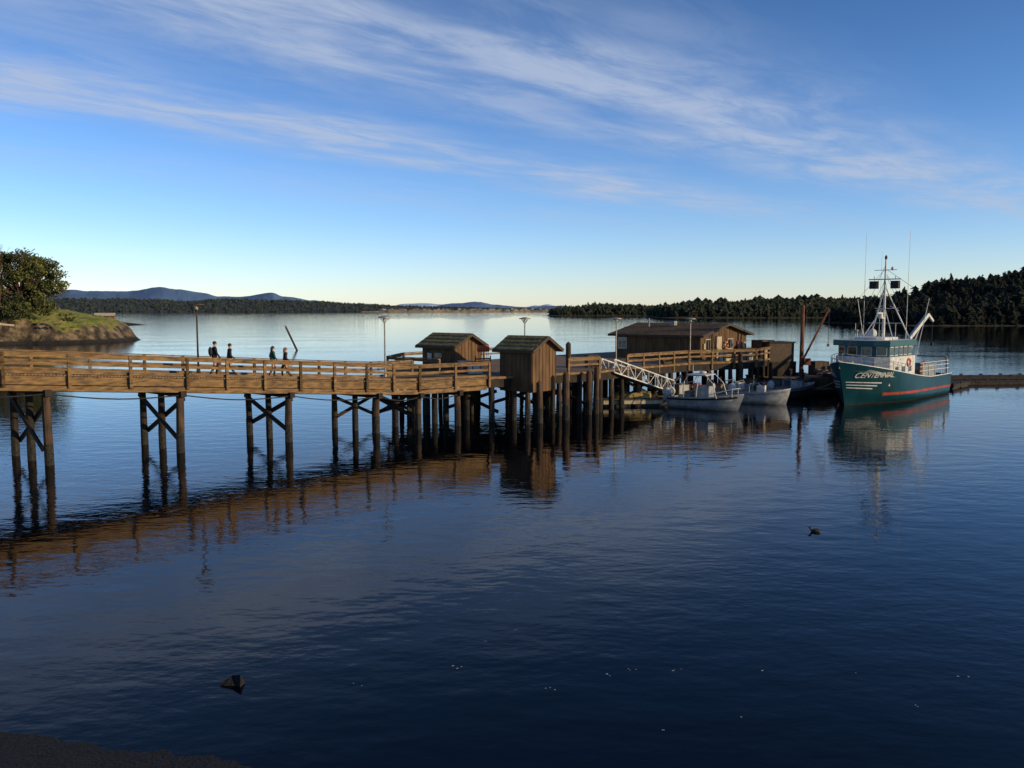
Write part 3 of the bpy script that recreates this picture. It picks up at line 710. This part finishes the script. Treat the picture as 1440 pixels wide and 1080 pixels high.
# ---------------------------------------------------------------- duck, rock, flecks
M['duckb']=mat('duck_plumage',(.03,.025,.02),(.012,.01,.008),.8,20); M['duckh']=mat('duck_head',(.012,.014,.012),None,.6)
def duck(x,y,hd):
    e=empty('duck'); F_=frame((x,y,-.015),hd)@Matrix.Scale(.85,4)
    g=B(); g.loft([(-.25,0,.11),(-.2,0,.09),(-.13,0,.065),(-.03,0,.05),(.06,0,.055),(.115,0,.08),(.135,0,.115),(.15,0,.15),(.17,0,.175),(.205,0,.18),(.22,0,.175),(.265,0,.165)],
        [(.02,.008),(.05,.025),(.08,.055),(.095,.075),(.082,.07),(.05,.05),(.034,.036),(.034,.034),(.042,.042),(.03,.032),(.016,.012),(.014,.006)],['duckb']*6+['duckh']*4+['yellow'],12); g.xf(F_); g.obj('body',e,True)
    g=B()
    for sd_ in(-1,1): g.loft([(-.2,sd_*.04,.10),(-.12,sd_*.075,.09),(0,sd_*.09,.08),(.07,sd_*.075,.07)],[(.005,.01),(.015,.035),(.017,.04),(.004,.01)],['duckb']*3,8); g.ell((.185,sd_*.038,.185),.006,.006,.006,'white',5,4)
    g.xf(F_); g.obj('wings_and_eyes',e,True)
duck(9.9,26.7,(-1,.1))
g=B(); g.add([(-5.65,15.4,-.2),(-5.2,15.3,-.2),(-5.1,15.65,-.2),(-5.5,15.8,-.2),(-5.24,15.5,.20),(-5.42,15.6,.15),(-5.62,15.5,.05)],[(0,1,4,5,6),(1,2,4),(2,3,5,4),(3,0,6,5)],'gravel'); g.obj('rock')
g=B()
def fleck(x,y,s):
    n=7; P=[(x+s*R.uniform(.4,1)*math.cos(2*math.pi*i/n)*1.3,y+s*R.uniform(.4,1)*math.sin(2*math.pi*i/n),.006) for i in range(n)]; g.add(P,[tuple(range(n))],'white')
for (x,y) in((5.0,16.1),(.72,15.3),(1.85,15.9),(6.9,16.1),(8.9,15.9),(2.4,16.2),(-1.1,16.3),(-3.0,15.5),(2.5,13.8),(3.3,16.2),(0,18.3),(4.0,14.3),(-.5,17.6),(7.4,14.6)):
    for _ in range(R.choice((1,2,3))): fleck(x+R.uniform(-.12,.12),y+R.uniform(-.08,.08),R.uniform(.012,.03))
g.obj('floating_foam_flecks')
# ---------------------------------------------------------------- left headland
m=bpy.data.materials.new('headland_ground'); m.use_nodes=True; nt=m.node_tree;N=nt.nodes;L=nt.links;b=N['Principled BSDF'];b.inputs['Roughness'].default_value=.9
ge=N.new('ShaderNodeNewGeometry'); sp=N.new('ShaderNodeSeparateXYZ'); L.new(ge.outputs['Normal'],sp.inputs[0]); sq=N.new('ShaderNodeSeparateXYZ'); L.new(ge.outputs['Position'],sq.inputs[0])
tc=N.new('ShaderNodeTexCoord')
def nz(sc,de=6):
    n=N.new('ShaderNodeTexNoise'); n.inputs['Scale'].default_value=sc;n.inputs['Detail'].default_value=de; L.new(tc.outputs['Object'],n.inputs['Vector']); return n.outputs['Fac']
def ramp(f,cols):
    c=N.new('ShaderNodeValToRGB'); L.new(f,c.inputs[0]); e=c.color_ramp.elements
    while len(e)<len(cols): e.new(.5)
    for i,(p,cl_) in enumerate(cols): e[i].position=p; e[i].color=(*cl_,1)
    return c.outputs[0]
gr=ramp(nz(.25),[(.35,(.07,.09,.014)),(.5,(.17,.19,.025)),(.68,(.24,.21,.05))]); ro=ramp(nz(.55,10),[(.38,(.02,.015,.01)),(.5,(.085,.06,.035)),(.64,(.20,.145,.085))])
f=math_('ADD',sp.outputs[2],math_('MULTIPLY',math_('SUBTRACT',nz(.6),.5),.4))
f2=mrange(f,.76,.87); f3=mrange(math_('ADD',sq.outputs[2],math_('MULTIPLY',nz(.3),2.5)),3.0,4.2); f4=math_('MULTIPLY',f2,f3)
mx=N.new('ShaderNodeMix'); mx.data_type='RGBA'; L.new(f4,mx.inputs[0]); L.new(ro,mx.inputs[6]); L.new(gr,mx.inputs[7])
wet=N.new('ShaderNodeMix'); wet.data_type='RGBA'; L.new(mrange(sq.outputs[2],.5,1.1),wet.inputs[0]); wet.inputs[6].default_value=(.012,.010,.008,1); L.new(mx.outputs[2],wet.inputs[7])
L.new(wet.outputs[2],b.inputs['Base Color'])
bp=N.new('ShaderNodeBump'); bp.inputs['Strength'].default_value=1; bp.inputs['Distance'].default_value=.6; L.new(nz(1.2,8),bp.inputs['Height']); L.new(bp.outputs[0],b.inputs['Normal'])
M['headland']=m
def headland(x,y):
    n=noise.fractal(Vector((x*.06,y*.06,1)),1,2,5); n2=noise.fractal(Vector((x*.3,y*.3,7)),1,2,4)
    rg=1-abs(noise.noise(Vector((x*.22,y*.22,4))))*2
    r=math.sqrt(((x+150)/60)**2+((y-200)/39)**2)+.05*n+.014*n2+.02*rg
    t=max(-1,min(1,(1-r)/.11)); s=t*t*(3-2*t) if t>0 else t*1.5
    top=3.1+.085*max(0,-x-92)+3.6*max(0,min(1,(1-r)/.45))
    cl_=max(0,1-abs(t-.5)*2) if t>0 else 0
    return s*top+ (.6*n2+.5*n+1.1*rg*cl_ if t>0 else 0)*min(1,max(0,t)*2)
grid('grassy_headland',-214,-83,154,247,260,190,headland,'headland',False)
def farpoint(x,y):
    n2=noise.fractal(Vector((x*.15,y*.15,3)),1,2,5); r=math.sqrt(((x+228)/42)**2+((y-425)/13)**2)+.12*n2
    t=max(-1,min(1,(1-r)/.5)); return (2.6*t if t>0 else 2*t)+(.8*n2 if t>0 else 0)
grid('rocky_point',-275,-182,408,445,110,40,farpoint,'headland')
e,P=house('stone_cottage',(-199,418),(-.93,-.36),(-.36,.93),9.0,6,1.0,4.7,6.0,'concrete',.3,win_long=((2,3.2,.9,1.1),(6,3.2,.9,1.1)),batten=2.0)
e.children[0].data.materials[0]=M['concrete']; e.children[1].data.materials[0]=M['concrete']
def leaftree(name,x,y,z,h,wd,nclump,leafs,seed,kl='leaf',kd='leafdark',lsz=.32,cz=.5,ch=.42):
    r=random.Random(seed); e=empty(name); g=B(); base=Vector((x,y,z-.3)); cl=[]
    top=base+Vector((0,0,h*.42)); g.cyl(base,top,h*.04,h*.025,'bark',8,.1)
    for i in range(nclump):
        an=r.uniform(0,6.283); el=r.uniform(-.95,1); rr=(r.random()**.4)
        k=math.sqrt(max(.1,1-el*el*.75)) 
        c=Vector((x+math.cos(an)*rr*wd/2*k,y+math.sin(an)*rr*wd/2*.9*k,z+h*cz+el*h*ch)); cl.append((c,r.uniform(.07,.15)*wd))
        st_=base.lerp(top,r.uniform(.4,1)); mid=st_.lerp(c,.5)+Vector((0,0,-.3)); g.cyl(st_,mid,h*.014,h*.009,'bark',5); g.cyl(mid,c,h*.009,h*.003,'bark',5)
    g.obj('trunk_and_limbs',e); g=B()
    for c,cr in cl:
        key=kl if r.random()<.6 else kd
        for _ in range(leafs):
            d=Vector((r.gauss(0,1),r.gauss(0,1),r.gauss(0,1))).normalized()*cr*(r.random()**.4)*r.uniform(.8,1.2); d.z*=.65
            p=c+d; a=Vector((r.gauss(0,1),r.gauss(0,1),r.gauss(0,1))).normalized(); b_=a.cross(Vector((r.gauss(0,1),r.gauss(0,1),r.gauss(0,1)))).normalized(); s=lsz*r.uniform(.6,1.3)
            g.add([p-a*s,p+b_*s*.6,p+a*s,p-b_*s*.6],[(0,1,2,3)],key)
    g.obj('foliage',e)
leaftree('madrone_tree',-106.3,181,6.2,14.2,16.5,150,140,3,lsz=.27,cz=.47,ch=.45)
leaftree('shrub',-96.0,180,5.0,1.8,3.4,12,50,5,lsz=.16)
leaftree('shrub',-103.5,176,6.2,3.4,6.5,24,70,6,lsz=.2,cz=.35)
leaftree('shrub',-110.5,175,6.4,4.2,7.0,26,70,8,lsz=.2,cz=.35)
g=B()
r=random.Random(11); base=Vector((-106.8,174,7.2))
def twig(p,d,l,rad,dep):
    q=p+d*l; g.cyl(p,q,rad,rad*.6,'bark',5)
    if dep>0:
        for _ in range(3):
            d2=(d+Vector((r.uniform(-.6,.6),r.uniform(-.6,.6),r.uniform(-.1,.5)))).normalized(); twig(q,d2,l*.68,rad*.55,dep-1)
twig(base,Vector((.1,0,1)),5.2,.16,4); g.obj('bare_tree')
g=B(); g.cyl((-106.8,166,5.0),(-101.5,170,4.2),.3,.22,'cream',8); g.cyl((-105,167,5),(-104.2,166,5.9),.1,.05,'cream',6); g.obj('driftwood_log')
# ---------------------------------------------------------------- forests / far land
def conifers(g,pts,tiers,sides,key,r,broad=0.0):
    for (x,y,z,h,rad) in pts:
        P=[];F=[]
        bd=r.random()<broad
        lean=r.uniform(-.03,.03)*h
        g.cyl((x,y,z-1),(x+lean,y,z+h*.9),rad*.07,.04,key,4)
        for k in range(tiers):
            t=k/tiers; z0=z+h*(.03+.93*t)
            rk=(rad*1.35*math.sqrt(max(.05,1-(2*t-.75)**2*.75)) if bd else rad*((1-t)**.75))*r.uniform(.65,1.25)+.05*rad
            ap=z0+h*.9/tiers*r.uniform(1.5,2.1)
            o=len(P); cx_=x+lean*t+r.uniform(-.12,.12)*rad; cy_=y+r.uniform(-.12,.12)*rad; P.append((cx_,cy_,min(ap,z+h)))
            a0=r.uniform(0,6.28)
            for i in range(sides):
                q=rk*(r.uniform(.85,1.25) if i%2 else r.uniform(.4,.8)); a=a0+6.283*i/sides
                P.append((cx_+q*math.cos(a),cy_+q*math.sin(a),z0-(.06*h/tiers*3 if i%2 else 0)*r.uniform(.3,1.4)))
            for i in range(sides): F.append((o,o+1+i,o+1+(i+1)%sides))
        g.add(P,F,key)
def lerp_prof(prof,t):
    if t<=prof[0][0]: return prof[0][1]
    for (a,za),(b_,zb) in zip(prof,prof[1:]):
        if t<=b_: u=(t-a)/(b_-a); u=u*u*(3-2*u); return za+(zb-za)*u
    return prof[-1][1]
def ridge(name,Y,depth,prof,key,jag,nx=400,freq=1.0,rows=6):
    g=B();P=[];F=[]; t0,t1=prof[0][0],prof[-1][0]
    for j in range(rows+2):
        yy=Y+depth*min(j,rows)/rows+(depth*.3 if j>rows else 0)
        for i in range(nx+1):
            t=t0+(t1-t0)*i/nx; h=lerp_prof(prof,t)
            f=math.sin(min(1,j/rows)*math.pi/2) if j<=rows else 0
            n=noise.fractal(Vector((t*freq*60,j*.7,Y*.001)),.9,2.1,6)
            z=-2 if j==0 else h*f+(jag*n*min(1,h/(jag*2+.01)) if j<=rows else 0)
            P.append((t*yy,yy,z))
    for j in range(rows+1):
        for i in range(nx):
            a=j*(nx+1)+i; F.append((a,a+1,a+nx+2,a+nx+1))
    g.add(P,F,key); return g.obj(name,smooth=False)
M['snow']=mat('snowy_mountain',(.44,.60,.80),(.38,.54,.75),.95,.0006)  # snow toned towards the sky: distance haze is in the base colour
M['bluehill']=mat('haze_tinted_blue_hill',(.10,.19,.34),(.08,.15,.28),.95,.001)  # blue is aerial haze painted into the hills, no haze volume
M['farforest']=mat('haze_tinted_forest_shore',(.045,.062,.052),(.022,.034,.036),.95,.012,detail=8)  # forest green with bluish distance haze mixed into the colour
M['farconifer']=mat('haze_tinted_conifer',(.035,.048,.040),(.018,.026,.025),.95,.02)  # trees share the painted haze tint of the far shore
M['sand']=mat('pale_sand',(.42,.33,.2),(.2,.16,.1),.95,.01)
M['forestfloor']=mat('forest_floor',(.012,.013,.006),(.006,.007,.003),.95,.08)
M['shorerock']=mat('shore_rock',(.05,.038,.026),(.018,.015,.011),.95,.3,detail=8)
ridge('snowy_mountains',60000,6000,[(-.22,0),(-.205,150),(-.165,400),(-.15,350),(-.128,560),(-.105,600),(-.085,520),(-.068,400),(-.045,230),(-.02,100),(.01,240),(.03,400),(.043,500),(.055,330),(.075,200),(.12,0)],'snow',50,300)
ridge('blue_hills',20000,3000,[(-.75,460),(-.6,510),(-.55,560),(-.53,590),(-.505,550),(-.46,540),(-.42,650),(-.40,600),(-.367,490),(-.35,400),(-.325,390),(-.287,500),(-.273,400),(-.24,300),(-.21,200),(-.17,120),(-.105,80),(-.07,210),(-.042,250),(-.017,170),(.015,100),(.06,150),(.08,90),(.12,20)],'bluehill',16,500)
LP=[(-.75,85),(-.55,82),(-.53,90),(-.478,86),(-.427,82),(-.39,68),(-.359,80),(-.333,84),(-.31,80),(-.286,76),(-.27,74),(-.23,66),(-.188,52),(-.16,44),(-.137,36),(-.085,27),(-.017,18),(.06,9),(.075,2)]
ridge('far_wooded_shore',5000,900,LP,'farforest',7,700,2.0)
r=random.Random(5); g=B(); pts=[]
for _ in range(3200):
    t=r.uniform(-.56,.06); u=r.random(); yy=5000+900*u; h=lerp_prof(LP,t)*math.sin(u*math.pi/2)
    pts.append((t*yy,yy,h-8,r.uniform(14,24),r.uniform(7,12)))
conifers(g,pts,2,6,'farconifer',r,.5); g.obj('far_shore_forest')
g=B(); n=200; P_=[];F=[]
for i in range(n+1):
    t=-.18+.245*i/n; hh=(12+8*noise.noise(Vector((t*60,0,0)))+6*noise.noise(Vector((t*200,0,0))))*(1 if t>-.15 else .5); P_+=[(t*4900,4900,-1),(t*4940,4940,max(1.5,hh))]
F=[(2*i,2*i+2,2*i+3,2*i+1) for i in range(n)]; g.add(P_,F,'sand'); g.obj('far_sand_bluff')
g=B()
for _ in range(150):
    t=r.uniform(-.16,.055); yy=4930+r.uniform(0,120); w_=r.uniform(7,18); z=r.uniform(3,18)
    g.box((t*yy,yy,z),(w_,10,r.uniform(4,8)),r.choice(['white','cream','concrete','grey']),0)
    g.add([(t*yy-w_/2,yy-6,z+3),(t*yy+w_/2,yy-6,z+3),(t*yy+w_/2,yy,z+6),(t*yy-w_/2,yy,z+6)],[(0,1,2,3)],'grey')
g.obj('distant_town')
def island(name,Y,depth,x0,x1,gh,key,ntree,hr,rr,tiers,sides,seed,side_taper=25,tree_name='conifer_forest',shore=3.0,broad=.3):
    r=random.Random(seed)
    def hf(x,y):
        u=(y-Y-shore*4*noise.noise(Vector((x*.02,0,seed))))/depth
        n=noise.fractal(Vector((x*.05,y*.05,seed)),1,2,4)
        if u<-.02: return -1
        sh=min(1,max(0,u)/.03)*shore*(.8+.5*n)
        tp=min(1,max(0,(x-x0)/side_taper))*min(1,max(0,(x1-x)/side_taper))
        return (sh+gh(x)*math.sin(min(1,u)*math.pi/2)+.6*n)*tp-.3*(1-tp)
    nx=int(min(300,(x1-x0)/2)); ny=40
    P=[];F=[];g=B()
    ys=[Y-15+(depth+15)*(j/ny)**1.6 for j in range(ny+1)]
    for y in ys:
        for i in range(nx+1):
            x=x0+(x1-x0)*i/nx; P.append((x,y,hf(x,y)))
    Fr=[];Ff=[]
    for j in range(ny):
        for i in range(nx):
            a=j*(nx+1)+i; (Fr if max(P[a][2],P[a+nx+2][2])<shore*1.25 else Ff).append((a,a+1,a+nx+2,a+nx+1))
    g.v=P; 
    for q in Fr: g.f.append(q); g.m.append(g.mi('shorerock'))
    for q in Ff: g.f.append(q); g.m.append(g.mi('forestfloor'))
    g.obj(name,smooth=True)
    g=B(); pts=[];c=0
    while len(pts)<ntree and c<ntree*6:
        c+=1; x=r.uniform(x0,x1); u=r.random()**1.5; y=Y+depth*(.01+.99*u); z=hf(x,y)
        if z<shore*.5: continue
        h=r.uniform(*hr)*(1.35 if r.random()<.06 else 1)*(.6 if u<.04 else 1); pts.append((x,y,z-.5,h,h*r.uniform(*rr)))
    conifers(g,pts,tiers,sides,key,r,broad); g.obj(tree_name)
def gA(x): return lerp_prof([(60,0),(90,4),(140,9),(180,8),(230,5),(300,4)],x)
island('wooded_spit',1200,160,50,330,gA,'conifer',1700,(7,11),(.26,.4),3,7,21,side_taper=20,shore=1.6,broad=.5)
def gB(x): return lerp_prof([(150,0),(180,5),(205,9),(260,9),(280,12),(340,13),(400,13),(430,15),(620,22)],x)
island('wooded_shore',845,150,150,640,gB,'conifer',4200,(6,10.5),(.25,.38),5,8,22,side_taper=25,shore=1.4,broad=.5)
def gC(x): return lerp_prof([(190,0),(205,2),(225,6),(245,12),(270,19),(330,25),(420,24)],x)
island('wooded_hillside',400,130,186,430,gC,'coniferdark',3000,(5,9.5),(.24,.38),9,10,23,side_taper=20,shore=.7,broad=.4)
